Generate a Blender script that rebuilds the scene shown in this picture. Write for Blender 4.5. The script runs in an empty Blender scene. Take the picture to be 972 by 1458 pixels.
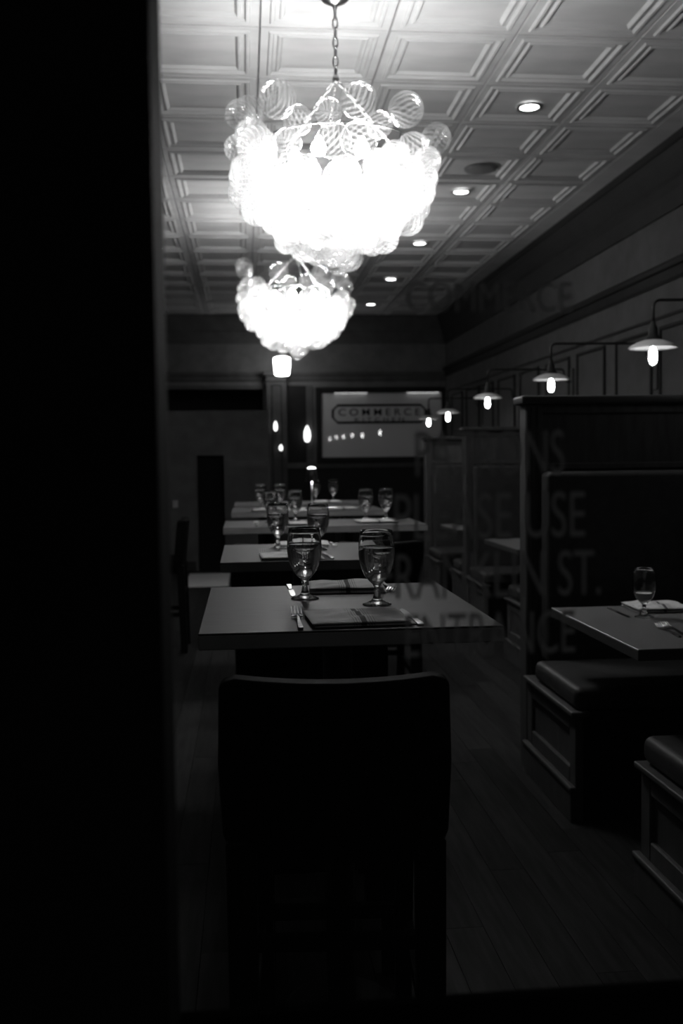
import bpy, math, random
from mathutils import Vector, Matrix

random.seed(7)
PI = math.pi
SC = bpy.context.scene
COL = SC.collection

# ------------------------------------------------------------------ camera
EYE = 1.35
FPX = 1400.0
cam_d = bpy.data.cameras.new('camera')
cam = bpy.data.objects.new('camera', cam_d)
COL.objects.link(cam)
cam_d.sensor_fit = 'VERTICAL'
cam_d.sensor_height = 36.0
cam_d.lens = FPX / 1458.0 * 36.0
vy = Vector(((350 - 486) / FPX, -(656 - 729) / FPX, -1.0)).normalized()   # room depth axis in camera space
up = Vector((-0.017, 1.0, 0.0)).normalized()
vz = (up - vy * up.dot(vy)).normalized()
vx = vy.cross(vz)
rot = Matrix((vx, vy, vz))                   # rows: camera space -> room space
cam.matrix_world = Matrix.Translation((0, 0, EYE)) @ rot.to_4x4()
cam_d.clip_start = 0.02
cam_d.dof.use_dof = True
cam_d.dof.focus_distance = 2.2
cam_d.dof.aperture_fstop = 4.0
SC.camera = cam

# ------------------------------------------------------------------ world, exposure
world = bpy.data.worlds.new('night_street')
SC.world = world
world.use_nodes = True
bg = world.node_tree.nodes['Background']
bg.inputs[0].default_value = (0.5, 0.5, 0.5, 1)
bg.inputs[1].default_value = 0.12
SC.view_settings.view_transform = 'Standard'
SC.view_settings.look = 'None'
SC.view_settings.gamma = 1.0
SC.view_settings.use_curve_mapping = False
SC.view_settings.exposure = 0.0
SC.cycles.transparent_max_bounces = 40
SC.cycles.max_bounces = 12
SC.cycles.transmission_bounces = 12
SC.cycles.sample_clamp_indirect = 4.0

CHANDELIER_EMIT = 210.0
WALL_BULB_EMIT = 24.0
DOWNLIGHT_W = 16.0


# ------------------------------------------------------------------ materials
def new_mat(name):
    m = bpy.data.materials.new(name)
    m.use_nodes = True
    return m, m.node_tree.nodes, m.node_tree.links


def pbr(name, v, rough=0.5, metal=0.0, spec=0.3, var=0.15, scale=6.0, stretch=(1, 1, 1), bump=0.0, rand=0.0):
    """grey principled material with procedural grain"""
    m, n, l = new_mat(name)
    p = n['Principled BSDF']
    p.inputs['Roughness'].default_value = rough
    p.inputs['Metallic'].default_value = metal
    p.inputs['Specular IOR Level'].default_value = spec
    tc = n.new('ShaderNodeTexCoord')
    mp = n.new('ShaderNodeMapping')
    mp.inputs['Scale'].default_value = stretch
    nz = n.new('ShaderNodeTexNoise')
    nz.inputs['Scale'].default_value = scale
    nz.inputs['Detail'].default_value = 4
    l.new(tc.outputs['Object'], mp.inputs[0])
    l.new(mp.outputs[0], nz.inputs['Vector'])
    rp = n.new('ShaderNodeMapRange')
    rp.inputs['From Min'].default_value = 0.3
    rp.inputs['From Max'].default_value = 0.7
    rp.inputs['To Min'].default_value = v * (1 - var)
    rp.inputs['To Max'].default_value = v * (1 + var)
    l.new(nz.outputs['Fac'], rp.inputs['Value'])
    out = rp.outputs[0]
    if rand:
        oi = n.new('ShaderNodeObjectInfo')
        r2 = n.new('ShaderNodeMapRange')
        r2.inputs['To Min'].default_value = 1 - rand
        r2.inputs['To Max'].default_value = 1 + rand
        l.new(oi.outputs['Random'], r2.inputs['Value'])
        mu = n.new('ShaderNodeMath')
        mu.operation = 'MULTIPLY'
        l.new(out, mu.inputs[0])
        l.new(r2.outputs[0], mu.inputs[1])
        out = mu.outputs[0]
        ad = n.new('ShaderNodeVectorMath')
        ad.operation = 'SCALE'
        l.new(oi.outputs['Random'], ad.inputs['Scale'])
        ad.inputs[0].default_value = (37, 91, 53)
        l.new(ad.outputs[0], mp.inputs['Location'])
    l.new(out, p.inputs['Base Color'])
    if bump:
        b = n.new('ShaderNodeBump')
        b.inputs['Strength'].default_value = bump
        b.inputs['Distance'].default_value = 0.003
        l.new(nz.outputs['Fac'], b.inputs['Height'])
        l.new(b.outputs[0], p.inputs['Normal'])
    return m


def emit(name, s):
    m, n, l = new_mat(name)
    n.remove(n['Principled BSDF'])
    e = n.new('ShaderNodeEmission')
    e.inputs[0].default_value = (1, 1, 1, 1)
    e.inputs[1].default_value = s
    l.new(e.outputs[0], n['Material Output'].inputs[0])
    return m


def thin_glass(name, base=0.04, edge=0.6, tint=0.97, blend=0.25, rough=0.03):
    m, n, l = new_mat(name)
    n.remove(n['Principled BSDF'])
    t = n.new('ShaderNodeBsdfTransparent')
    t.inputs[0].default_value = (tint, tint, tint, 1)
    g = n.new('ShaderNodeBsdfGlossy')
    g.inputs['Roughness'].default_value = rough
    lw = n.new('ShaderNodeLayerWeight')
    lw.inputs['Blend'].default_value = blend
    mr = n.new('ShaderNodeMapRange')
    mr.inputs['To Min'].default_value = base
    mr.inputs['To Max'].default_value = edge
    l.new(lw.outputs['Facing'], mr.inputs['Value'])
    mx = n.new('ShaderNodeMixShader')
    l.new(mr.outputs[0], mx.inputs[0])
    l.new(t.outputs[0], mx.inputs[1])
    l.new(g.outputs[0], mx.inputs[2])
    l.new(mx.outputs[0], n['Material Output'].inputs[0])
    return m


def bubble_glass(name, rib=0.13, veil=0.008):
    """blown clear glass with milky swirled ribs"""
    m, n, l = new_mat(name)
    n.remove(n['Principled BSDF'])
    tc = n.new('ShaderNodeTexCoord')
    sx = n.new('ShaderNodeSeparateXYZ')
    l.new(tc.outputs['Object'], sx.inputs[0])

    def mth(op, a, b=None):
        q = n.new('ShaderNodeMath')
        q.operation = op
        for i, s in enumerate((a, b)):
            if s is None:
                continue
            if isinstance(s, (int, float)):
                q.inputs[i].default_value = s
            else:
                l.new(s, q.inputs[i])
        return q.outputs[0]
    ang = mth('ARCTAN2', sx.outputs['Y'], sx.outputs['X'])
    ph = mth('ADD', mth('MULTIPLY', ang, 18.0), mth('MULTIPLY', sx.outputs['Z'], 9.0))
    s = mth('MULTIPLY', mth('ADD', mth('SINE', ph), 1.0), 0.5)
    s = mth('POWER', s, 3.0)
    t = n.new('ShaderNodeBsdfTransparent')
    tr = n.new('ShaderNodeMapRange')         # ribs are thicker glass and pass a little less light
    tr.inputs['To Min'].default_value = 0.985
    tr.inputs['To Max'].default_value = 0.74
    l.new(s, tr.inputs['Value'])
    l.new(tr.outputs[0], t.inputs[0])
    g = n.new('ShaderNodeBsdfGlossy')
    g.inputs['Roughness'].default_value = 0.06
    lw = n.new('ShaderNodeLayerWeight')
    lw.inputs['Blend'].default_value = 0.5
    f1 = mth('ADD', mth('MULTIPLY', mth('POWER', lw.outputs['Facing'], 3.5), 0.7), 0.025)
    mx = n.new('ShaderNodeMixShader')
    l.new(f1, mx.inputs[0])
    l.new(t.outputs[0], mx.inputs[1])
    l.new(g.outputs[0], mx.inputs[2])
    d = n.new('ShaderNodeBsdfDiffuse')
    d.inputs[0].default_value = (0.8, 0.8, 0.8, 1)
    tl = n.new('ShaderNodeBsdfTranslucent')
    tl.inputs[0].default_value = (0.8, 0.8, 0.8, 1)
    m2 = n.new('ShaderNodeMixShader')
    m2.inputs[0].default_value = 0.6
    l.new(d.outputs[0], m2.inputs[1])
    l.new(tl.outputs[0], m2.inputs[2])
    m3 = n.new('ShaderNodeMixShader')
    l.new(mth('ADD', mth('MULTIPLY', s, rib), veil), m3.inputs[0])
    l.new(mx.outputs[0], m3.inputs[1])
    l.new(m2.outputs[0], m3.inputs[2])
    l.new(m3.outputs[0], n['Material Output'].inputs[0])
    return m


def solid_glass(name, ior):
    m, n, l = new_mat(name)
    n.remove(n['Principled BSDF'])
    g = n.new('ShaderNodeBsdfGlass')
    g.inputs['IOR'].default_value = ior
    g.inputs['Roughness'].default_value = 0.0
    l.new(g.outputs[0], n['Material Output'].inputs[0])
    return m


def frosted(name, v):
    m, n, l = new_mat(name)
    n.remove(n['Principled BSDF'])
    d = n.new('ShaderNodeBsdfDiffuse')
    d.inputs[0].default_value = (v, v, v, 1)
    t = n.new('ShaderNodeBsdfTranslucent')
    t.inputs[0].default_value = (v, v, v, 1)
    mx = n.new('ShaderNodeMixShader')
    l.new(d.outputs[0], mx.inputs[1])
    l.new(t.outputs[0], mx.inputs[2])
    l.new(mx.outputs[0], n['Material Output'].inputs[0])
    return m


def napkin_mat():
    """striped woven cotton: print only, colour along the local x axis"""
    m, n, l = new_mat('striped_cotton')
    p = n['Principled BSDF']
    p.inputs['Roughness'].default_value = 0.9
    p.inputs['Specular IOR Level'].default_value = 0.1
    tc = n.new('ShaderNodeTexCoord')
    sx = n.new('ShaderNodeSeparateXYZ')
    l.new(tc.outputs['Object'], sx.inputs[0])
    mr = n.new('ShaderNodeMapRange')
    mr.inputs['From Min'].default_value = -0.11
    mr.inputs['From Max'].default_value = 0.11
    l.new(sx.outputs['X'], mr.inputs['Value'])
    cr = n.new('ShaderNodeValToRGB')
    cr.color_ramp.interpolation = 'CONSTANT'
    e = cr.color_ramp.elements
    li, dk, md = 0.56, 0.09, 0.3
    stops = [(0, li), (.40, md), (.41, li), (.425, md), (.435, li), (.45, md), (.46, li), (.47, dk), (.525, li),
             (.545, md), (.555, li), (.57, md), (.58, li), (.595, md), (.605, li)]
    e[0].position, e[0].color = 0, (li, li, li, 1)
    e[1].position, e[1].color = stops[1][0], (md, md, md, 1)
    for pos, v in stops[2:]:
        q = e.new(pos)
        q.color = (v, v, v, 1)
    l.new(mr.outputs[0], cr.inputs[0])
    l.new(cr.outputs[0], p.inputs['Base Color'])
    nz = n.new('ShaderNodeTexNoise')
    nz.inputs['Scale'].default_value = 45
    l.new(tc.outputs['Object'], nz.inputs['Vector'])
    b = n.new('ShaderNodeBump')
    b.inputs['Strength'].default_value = 0.4
    b.inputs['Distance'].default_value = 0.004
    l.new(nz.outputs['Fac'], b.inputs['Height'])
    l.new(b.outputs[0], p.inputs['Normal'])
    return m


def board_mat():
    """painted board behind glossy glazing"""
    m, n, l = new_mat('glazed_board')
    p = n['Principled BSDF']
    p.inputs['Base Color'].default_value = (0.42, 0.42, 0.42, 1)
    p.inputs['Roughness'].default_value = 0.6
    p.inputs['Coat Weight'].default_value = 1.0
    p.inputs['Coat Roughness'].default_value = 0.02
    p.inputs['Coat IOR'].default_value = 1.6
    return m


M = dict(
    ceiling=pbr('painted_ceiling_tile', 0.40, 0.55, var=0.12, scale=2.2, stretch=(1, 3, 1), bump=0.1, spec=0.25),
    seam=pbr('ceiling_seam', 0.12, 0.8, scale=9, var=0.5),
    wall=pbr('wall_paint', 0.065, 0.7, spec=0.1),
    wall_light=pbr('wall_panel_paint', 0.05, 0.5, spec=0.08),
    wall_dark=pbr('dark_wall_paint', 0.02, 0.7, spec=0.1),
    frame_dark=pbr('dark_moulding', 0.012, 0.6, spec=0.1),
    crown=pbr('crown_paint', 0.018, 0.6, spec=0.12),
    black=pbr('black_frame_paint', 0.006, 0.8, spec=0.03),
    floor=pbr('floor_plank_wood', 0.019, 0.55, var=0.35, scale=5, stretch=(9, 0.8, 1), bump=0.15, rand=0.3, spec=0.03),
    subfloor=pbr('subfloor', 0.006, 0.9, spec=0.0),
    table=pbr('oak_laminate', 0.08, 0.5, var=0.15, scale=8, stretch=(1.5, 14, 1), spec=0.04),
    table_edge=pbr('table_edge_band', 0.25, 0.6, spec=0.05),
    booth_edge=pbr('booth_table_edge', 0.05, 0.6, spec=0.05),
    table_white=pbr('pale_stone_laminate', 0.15, 0.28, var=0.05, scale=5, spec=0.12),
    black_metal=pbr('black_iron', 0.012, 0.45, metal=0.0, spec=0.25, var=0.2),
    matt_black=pbr('matt_black_paint', 0.002, 1.0, spec=0.0),
    far_wall=pbr('far_wall_paint', 0.11, 0.7, spec=0.1),
    leather=pbr('black_leather', 0.005, 0.6, var=0.25, scale=30, bump=0.1, spec=0.02),
    dark_wood=pbr('espresso_wood', 0.005, 0.5, var=0.3, scale=6, stretch=(8, 8, 1), spec=0.04),
    booth_wood=pbr('booth_painted_wood', 0.06, 0.45, var=0.2, scale=6, stretch=(6, 6, 1), spec=0.15),
    booth_cap=pbr('booth_cap_wood', 0.035, 0.4, var=0.2, scale=6, spec=0.25),
    vinyl=pbr('black_vinyl', 0.035, 0.5, var=0.2, scale=20, bump=0.1, spec=0.12),
    steel=pbr('brushed_steel', 0.55, 0.28, metal=1.0, var=0.1),
    blade=pbr('polished_steel', 0.5, 0.18, metal=1.0, var=0.05),
    dark_steel=pbr('dark_cutlery_steel', 0.10, 0.3, metal=1.0, var=0.1),
    nickel=pbr('brushed_nickel', 0.35, 0.3, metal=1.0, var=0.1),
    shade=pbr('enamel_white', 0.55, 0.5, spec=0.3, var=0.03),
    plate=pbr('switch_plate_plastic', 0.25, 0.4),
    napkin=napkin_mat(),
    board=board_mat(),
    ink=pbr('sign_black_paint', 0.008, 0.5, spec=0.1),
    vinyl_letter=frosted('window_letter_vinyl', 0.2),
    pane=thin_glass('window_pane_glass', 0.002, 0.05, 0.99, 0.1),
    bulb_glass=thin_glass('bulb_glass', 0.02, 0.35, 0.97, 0.15),
    lamp_glass=thin_glass('lantern_glass', 0.05, 0.4, 0.95, 0.3),
    bubble=bubble_glass('swirled_bubble_glass'),
    bubble_mid=bubble_glass('half_glare_whitened_bubble_glass', 0.22, 0.02),  # same clear glass, partly whitened for the glare
    bubble_glare=bubble_glass('glare_whitened_bubble_glass', 0.34, 0.06),  # clear glass whitened to imitate glare from the bulbs
    goblet=solid_glass('goblet_glass', 1.48),
    water=solid_glass('water', 1.33),
    core=emit('chandelier_bulb_glow', CHANDELIER_EMIT),
    filament=emit('filament_glow', WALL_BULB_EMIT),
    lens=emit('downlight_lens_glow', 9.0),
    lantern=emit('lantern_glow', 14.0),
    glint_glow=emit('reflection_glow', 2.5),  # self-lit stand-in for reflected lights
    strip=emit('picture_light_glow', 1.3),
    tablelight=emit('table_lamp_glow', 4.0),
    speaker=pbr('speaker_grille', 0.13, 0.7),
)


# ------------------------------------------------------------------ mesh builder
class MB:
    def __init__(self):
        self.v, self.f = [], []

    def add(self, vs, fs):
        o = len(self.v)
        self.v += [tuple(p) for p in vs]
        self.f += [tuple(i + o for i in q) for q in fs]
        return self

    def box(self, x0, x1, y0, y1, z0, z1):
        vs = [(x, y, z) for z in (z0, z1) for y in (y0, y1) for x in (x0, x1)]
        return self.add(vs, [(0, 2, 3, 1), (4, 5, 7, 6), (0, 1, 5, 4), (2, 6, 7, 3), (0, 4, 6, 2), (1, 3, 7, 5)])

    def cbox(self, c, s):
        return self.box(c[0] - s[0] / 2, c[0] + s[0] / 2, c[1] - s[1] / 2, c[1] + s[1] / 2, c[2] - s[2] / 2, c[2] + s[2] / 2)

    def bar(self, p0, p1, w0, w1, d0=None, d1=None):
        """tapered square bar from p0 to p1 (mostly vertical or any direction)"""
        p0, p1 = Vector(p0), Vector(p1)
        d0 = w0 if d0 is None else d0
        d1 = w1 if d1 is None else d1
        z = (p1 - p0).normalized()
        a = Vector((1, 0, 0)) if abs(z.x) < 0.9 else Vector((0, 1, 0))
        b = z.cross(a).normalized()
        a = b.cross(z)
        vs = []
        for p, w, d in ((p0, w0, d0), (p1, w1, d1)):
            for sa, sb in ((-1, -1), (1, -1), (1, 1), (-1, 1)):
                vs.append(p + a * sa * w / 2 + b * sb * d / 2)
        return self.add(vs, [(3, 2, 1, 0), (4, 5, 6, 7), (0, 1, 5, 4), (1, 2, 6, 5), (2, 3, 7, 6), (3, 0, 4, 7)])

    def lathe(self, prof, seg=24, c=(0, 0, 0), close=False):
        vs, fs = [], []
        rings = []
        for r, z in prof:
            if r < 1e-6:
                rings.append([len(vs)])
                vs.append((c[0], c[1], c[2] + z))
            else:
                rings.append(list(range(len(vs), len(vs) + seg)))
                for k in range(seg):
                    a = 2 * PI * k / seg
                    vs.append((c[0] + r * math.cos(a), c[1] + r * math.sin(a), c[2] + z))
        pairs = list(zip(rings, rings[1:]))
        if close:
            pairs.append((rings[-1], rings[0]))
        for A, B in pairs:
            for k in range(seg):
                k2 = (k + 1) % seg
                if len(A) == 1 and len(B) == 1:
                    continue
                if len(A) == 1:
                    fs.append((A[0], B[k2], B[k]))
                elif len(B) == 1:
                    fs.append((A[k], A[k2], B[0]))
                else:
                    fs.append((A[k], A[k2], B[k2], B[k]))
        return self.add(vs, fs)

    def tube(self, pts, r, seg=8, closed=False):
        pts = [Vector(p) for p in pts]
        n = len(pts)
        vs, fs = [], []
        prev = None
        for i, p in enumerate(pts):
            if closed:
                t = (pts[(i + 1) % n] - pts[i - 1]).normalized()
            else:
                t = (pts[min(i + 1, n - 1)] - pts[max(i - 1, 0)]).normalized()
            if prev is None:
                a = Vector((0, 0, 1)) if abs(t.z) < 0.9 else Vector((1, 0, 0))
                u = t.cross(a).normalized()
            else:
                u = (prev - t * prev.dot(t)).normalized()
            prev = u
            w = t.cross(u)
            rr = r[i] if isinstance(r, (list, tuple)) else r
            for k in range(seg):
                a = 2 * PI * k / seg
                vs.append(p + u * rr * math.cos(a) + w * rr * math.sin(a))
        for i in range(n if closed else n - 1):
            j = (i + 1) % n
            for k in range(seg):
                k2 = (k + 1) % seg
                fs.append((i * seg + k, i * seg + k2, j * seg + k2, j * seg + k))
        if not closed:
            fs.append(tuple(range(seg - 1, -1, -1)))
            fs.append(tuple((n - 1) * seg + k for k in range(seg)))
        return self.add(vs, fs)

    def prism(self, poly, axis, a0, a1):
        """extrude a closed 2-D polygon along an axis (x: poly=(y,z); y: poly=(x,z); z: poly=(x,y))"""
        n = len(poly)

        def mk(p, a):
            return {'x': (a, p[0], p[1]), 'y': (p[0], a, p[1]), 'z': (p[0], p[1], a)}[axis]
        vs = [mk(p, a0) for p in poly] + [mk(p, a1) for p in poly]
        fs = [tuple(range(n - 1, -1, -1)), tuple(range(n, 2 * n))]
        for i in range(n):
            j = (i + 1) % n
            fs.append((i, j, n + j, n + i))
        return self.add(vs, fs)

    def mesh(self, name, smooth=False):
        me = bpy.data.meshes.new(name)
        me.from_pydata(self.v, [], self.f)
        import bmesh
        bm = bmesh.new()
        bm.from_mesh(me)
        bmesh.ops.recalc_face_normals(bm, faces=bm.faces)
        bm.to_mesh(me)
        bm.free()
        if smooth:
            for p in me.polygons:
                p.use_smooth = True
        return me

    def build(self, name, mat, parent=None, smooth=False, bevel=0.0, seg=2, loc=None, rz=0.0):
        me = self.mesh(name, smooth)
        me.materials.append(mat)
        o = bpy.data.objects.new(name, me)
        COL.objects.link(o)
        if parent:
            o.parent = parent
        if bevel:
            b = o.modifiers.new('bevel', 'BEVEL')
            b.width = bevel
            b.segments = seg
            b.limit_method = 'ANGLE'
            b.angle_limit = 0.6
            if seg > 1:
                for p in me.polygons:
                    p.use_smooth = True
                w = o.modifiers.new('weighted_normals', 'WEIGHTED_NORMAL')
                w.keep_sharp = False
        if loc is not None:
            o.location = loc
        o.rotation_euler.z = rz
        return o


def tag(o, label=None, cat=None, group=None, kind=None):
    if label:
        o['label'] = label
    if cat:
        o['category'] = cat
    if group:
        o['group'] = group
    if kind:
        o['kind'] = kind
    return o


def thing(name, label, cat, loc=(0, 0, 0), rz=0.0, group=None):
    o = bpy.data.objects.new(name, None)
    o.empty_display_size = 0.1
    COL.objects.link(o)
    o.location = loc
    o.rotation_euler.z = rz
    return tag(o, label, cat, group)


def copy_tree(o, parent=None):
    c = o.copy()
    COL.objects.link(c)
    if parent:
        c.parent = parent
    for ch in list(o.children):
        copy_tree(ch, c)
    return c


def dup(o, loc, rz, label, group=None):
    c = copy_tree(o)
    c.location = loc
    c.rotation_euler.z = rz
    c['label'] = label
    if group:
        c['group'] = group
    return c


def inst(me, name, parent, loc, rot=(0, 0, 0), scale=(1, 1, 1)):
    o = bpy.data.objects.new(name, me)
    COL.objects.link(o)
    o.parent = parent
    o.location = loc
    o.rotation_euler = rot
    o.scale = scale
    return o


def text(name, body, mat, width, cap, loc, parent, bold=0.0, extrude=0.0004, spacing=1.0):
    cu = bpy.data.curves.new(name, 'FONT')
    cu.body = body
    cu.align_x = 'CENTER'
    cu.align_y = 'CENTER'
    cu.extrude = extrude
    cu.offset = bold
    cu.space_character = spacing
    cu.materials.append(mat)
    tmp = bpy.data.objects.new(name, cu)
    COL.objects.link(tmp)
    bpy.context.view_layer.update()
    me = bpy.data.meshes.new_from_object(tmp)
    me.name = name
    bpy.data.objects.remove(tmp)
    bpy.data.curves.remove(cu)
    o = bpy.data.objects.new(name, me)
    COL.objects.link(o)
    xs = [v.co.x for v in me.vertices]
    ys = [v.co.y for v in me.vertices]
    dx, dy = max(xs) - min(xs), max(ys) - min(ys)
    mx, my = (max(xs) + min(xs)) / 2, (max(ys) + min(ys)) / 2
    for v in me.vertices:
        v.co.x -= mx
        v.co.y -= my
    o.parent = parent
    o.scale = (width / dx, cap / dy, 1)
    o.rotation_euler = (PI / 2, 0, 0)
    o.location = loc
    return o


# ================================================================== SETTING
CEIL = EYE + 2.12
XR, XL = 3.0, -2.15           # side walls
YF, YB = 0.75, 14.6           # street wall, far wall
TILE = 0.643
TX0, TY0 = 0.103, 4.947       # one tile corner

# ---- floor with planks
fl = MB().box(XL - .3, XR + .3, YF, YB + 3, -0.12, -0.012).build('floor', M['subfloor'])
tag(fl, kind='structure')
pw = 0.115
plank_cache = {}
row = 0
count = 0
x = -0.72
while x < 1.95:
    y = 0.95 - random.uniform(0, 1.1)
    ymax = 13.2 if x < 0.6 else 11.0
    while y < ymax:
        L = random.choice((0.9, 1.2, 1.5, 1.8))
        if L not in plank_cache:
            b = MB().box(0, pw - 0.002, 0, L - 0.002, -0.012, 0.0)
            plank_cache[L] = b.mesh('plank')
            plank_cache[L].materials.append(M['floor'])
        if y > 0.9 or y + L > 1.0:
            inst(plank_cache[L], 'plank', fl, (x, max(y, 0.86), random.uniform(-0.0008, 0)))
            count += 1
        y += L
    x += pw
    row += 1
# far and side floor that no plank can be told apart on
rest = MB()
rest.box(XL - .2, -0.723, YF + .1, YB + 2, -0.012, -0.0008)
rest.box(1.97, XR, YF + .1, YB, -0.012, -0.0008)
tag(rest.build('plank_field', M['floor'], fl), kind='stuff')

# ---- ceiling with tiles
ce = MB().box(XL - .2, XR + .2, YF, YB + 3, CEIL + 0.012, CEIL + 0.12).build('ceiling', M['seam'])
tag(ce, kind='structure')


def ceiling_tile_mesh():
    h = TILE / 2
    # (inset, z): border, ridge, cove, second step, flat centre
    rings = [(0.003, 0.010), (0.006, 0.0), (0.045, 0.0), (0.052, -0.009), (0.066, -0.009), (0.076, 0.004), (0.090, 0.004),
             (0.098, -0.004), (0.108, -0.004), (0.122, 0.011)]
    vs, fs = [], []
    for ins, z in rings:
        a = h - ins
        vs += [(-a, -a, z), (a, -a, z), (a, a, z), (-a, a, z)]
    for i in range(len(rings) - 1):
        for k in range(4):
            k2 = (k + 1) % 4
            fs.append((i * 4 + k, i * 4 + k2, i * 4 + 4 + k2, i * 4 + 4 + k))
    e = (len(rings) - 1) * 4
    fs.append((e, e + 1, e + 2, e + 3))
    me = bpy.data.meshes.new('tile')
    me.from_pydata(vs, [], [f[::-1] for f in fs])
    me.materials.append(M['ceiling'])
    return me


tm = ceiling_tile_mesh()
ix0 = math.floor((XL + 0.15 - TX0) / TILE)
for i in range(ix0 + 1, 4):
    for j in range(-3, 15):
        cx, cy = TX0 + (i + .5) * TILE, TY0 + (j + .5) * TILE
        if cx + TILE / 2 > XR - 0.12 or cy - TILE / 2 < YF + .6:
            continue
        inst(tm, 'tile', ce, (cx, cy, CEIL + random.uniform(-.001, .001)), (0, 0, 0))
# flat border strips round the tiled field
bd = MB()
xa, xb = TX0 + (ix0 + 1) * TILE, TX0 + 4 * TILE
bd.box(xb + .003, XR, YF + .1, YB, CEIL, CEIL + .011)
bd.box(XL, xa - .003, YF + .1, YB, CEIL, CEIL + .011)
bd.build('border_strip', M['ceiling'], ce)

# ---- right wall, frieze, moulding, panels
wr = MB().box(XR, XR + .15, YF, YB + .15, 0, CEIL).build('wall_right', M['wall'])
tag(wr, kind='structure')
wl = MB().box(XL - .15, XL, YF, YB + 3, 0, CEIL).build('wall_left', M['wall'])
tag(wl, kind='structure')


def crown_profile(x, s):
    """crown polygon (x,z) for a wall at x with the room on side s"""
    z = CEIL
    return [(x, z), (x + s * .16, z), (x + s * .16, z - .05), (x + s * .145, z - .06), (x + s * .13, z - .12), (x + s * .085, z - .20),
            (x + s * .075, z - .215), (x + s * .075, z - .25), (x + s * .05, z - .30), (x + s * .035, z - .36), (x + s * .02, z - .41), (x, z - .41)]


def rail_profile(x, s, zt):
    return [(x, zt), (x + s * .04, zt), (x + s * .05, zt - .02), (x + s * .05, zt - .05), (x + s * .03, zt - .06), (x + s * .022, zt - .12),
            (x + s * .012, zt - .14), (x, zt - .14)]


tag(MB().prism(crown_profile(XR, -1), 'y', YF + .1, YB).build('trim_1', M['crown']), kind='structure')
tag(MB().prism(rail_profile(XR, -1, EYE + 1.365), 'y', YF + .1, YB).build('trim_2', M['frame_dark']), kind='structure')
tag(MB().prism(crown_profile(XL, 1), 'y', YF + .1, YB).build('trim_3', M['crown']), kind='structure')
# panels between the lamps
for yp in (3.4, 5.18, 6.97, 8.83, 10.70, 12.4):
    for a, b in ((.10, .76), (1.06, 1.70)):
        y0, y1 = yp + a, yp + b
        pn = MB().box(XR - .006, XR, y0, y1, 1.05, EYE + .90).build('panel', M['wall_light'], wr)
        fr = MB()
        t = .028
        fr.box(XR - .02, XR, y0 - t, y0, 1.05 - t, EYE + .90 + t)
        fr.box(XR - .02, XR, y1, y1 + t, 1.05 - t, EYE + .90 + t)
        fr.box(XR - .02, XR, y0, y1, EYE + .90, EYE + .90 + t)
        fr.box(XR - .02, XR, y0, y1, 1.05 - t, 1.05)
        fr.build('panel_frame', M['frame_dark'], wr, bevel=.006, seg=1)
MB().box(XR - .014, XR, YF + .2, YB, EYE + .985, EYE + 1.005).build('picture_rail', M['frame_dark'], wr)

# ---- far wall with pilaster and alcove to its left
PX0, PX1 = 0.315, 0.605       # pilaster
wb = MB()
wb.box(PX0 - .05, XR, YB, YB + .15, 0, CEIL)
wb.box(XL, PX0 - .05, YB, YB + .15, EYE + 1.09, CEIL)
wb = tag(wb.build('wall_back', M['far_wall']), kind='structure')
tag(MB().box(XL, PX0, YB + 1.5, YB + 1.6, 0, CEIL).build('wall_alcove', M['wall_dark']), kind='structure')


def far_prof(f, *a):
    return [(YB + (q[0]), q[1]) for q in f(0, -1, *a)]


tag(MB().prism(far_prof(crown_profile), 'x', XL, XR).build('trim_4', M['wall']), kind='structure')
tag(MB().prism(far_prof(rail_profile, EYE + 1.30), 'x', XL, XR).build('trim_5', M['wall']), kind='structure')
tag(MB().box(XL, PX0, YB - .03, YB + .02, EYE + 1.05, EYE + 1.10).build('trim_6', M['wall']), kind='structure')
tag(MB().box(PX1, XR, YB - .03, YB, EYE - .12, EYE + -.04).build('trim_7', M['wall']), kind='structure')
tag(MB().box(0.9, 1.0, YB - .02, YB, EYE + .0, EYE + 1.1).build('trim_8', M['wall']), kind='structure')
wn = MB().box(PX1, XR, YB - .012, YB, 0, EYE - .12).build('wainscot', M['frame_dark'], wb)
# dark field between pilaster and board
MB().box(PX1 + .01, 0.9, YB - .008, YB, EYE - .04, EYE + 1.1).build('panel', M['frame_dark'], wb)
pl = MB()
pl.box(PX0, PX1, YB - .16, YB, 0, EYE + 1.15)
pil = tag(pl.build('pilaster', M['wall_light']), kind='structure')
f = MB()
for a, b, c, d in ((PX0 + .07, PX0 + .085, .3, EYE + 1.1), (PX1 - .085, PX1 - .07, .3, EYE + 1.1)):
    f.box(a, b, YB - .17, YB - .16, c, d)
f.box(PX0 + .07, PX1 - .07, YB - .17, YB - .16, EYE + 1.085, EYE + 1.1)
f.build('panel_moulding', M['frame_dark'], pil)
cp = MB()
cp.box(PX0 - .02, PX1 + .02, YB - .18, YB, EYE + 1.15, EYE + 1.17)
cp.box(PX0 - .005, PX1 + .005, YB - .165, YB, EYE + 1.17, EYE + 1.235)
cp.box(PX0 - .04, PX1 + .04, YB - .2, YB, EYE + 1.235, EYE + 1.30)
cp.build('capital', M['wall_light'], pil, bevel=.004, seg=1)

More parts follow.
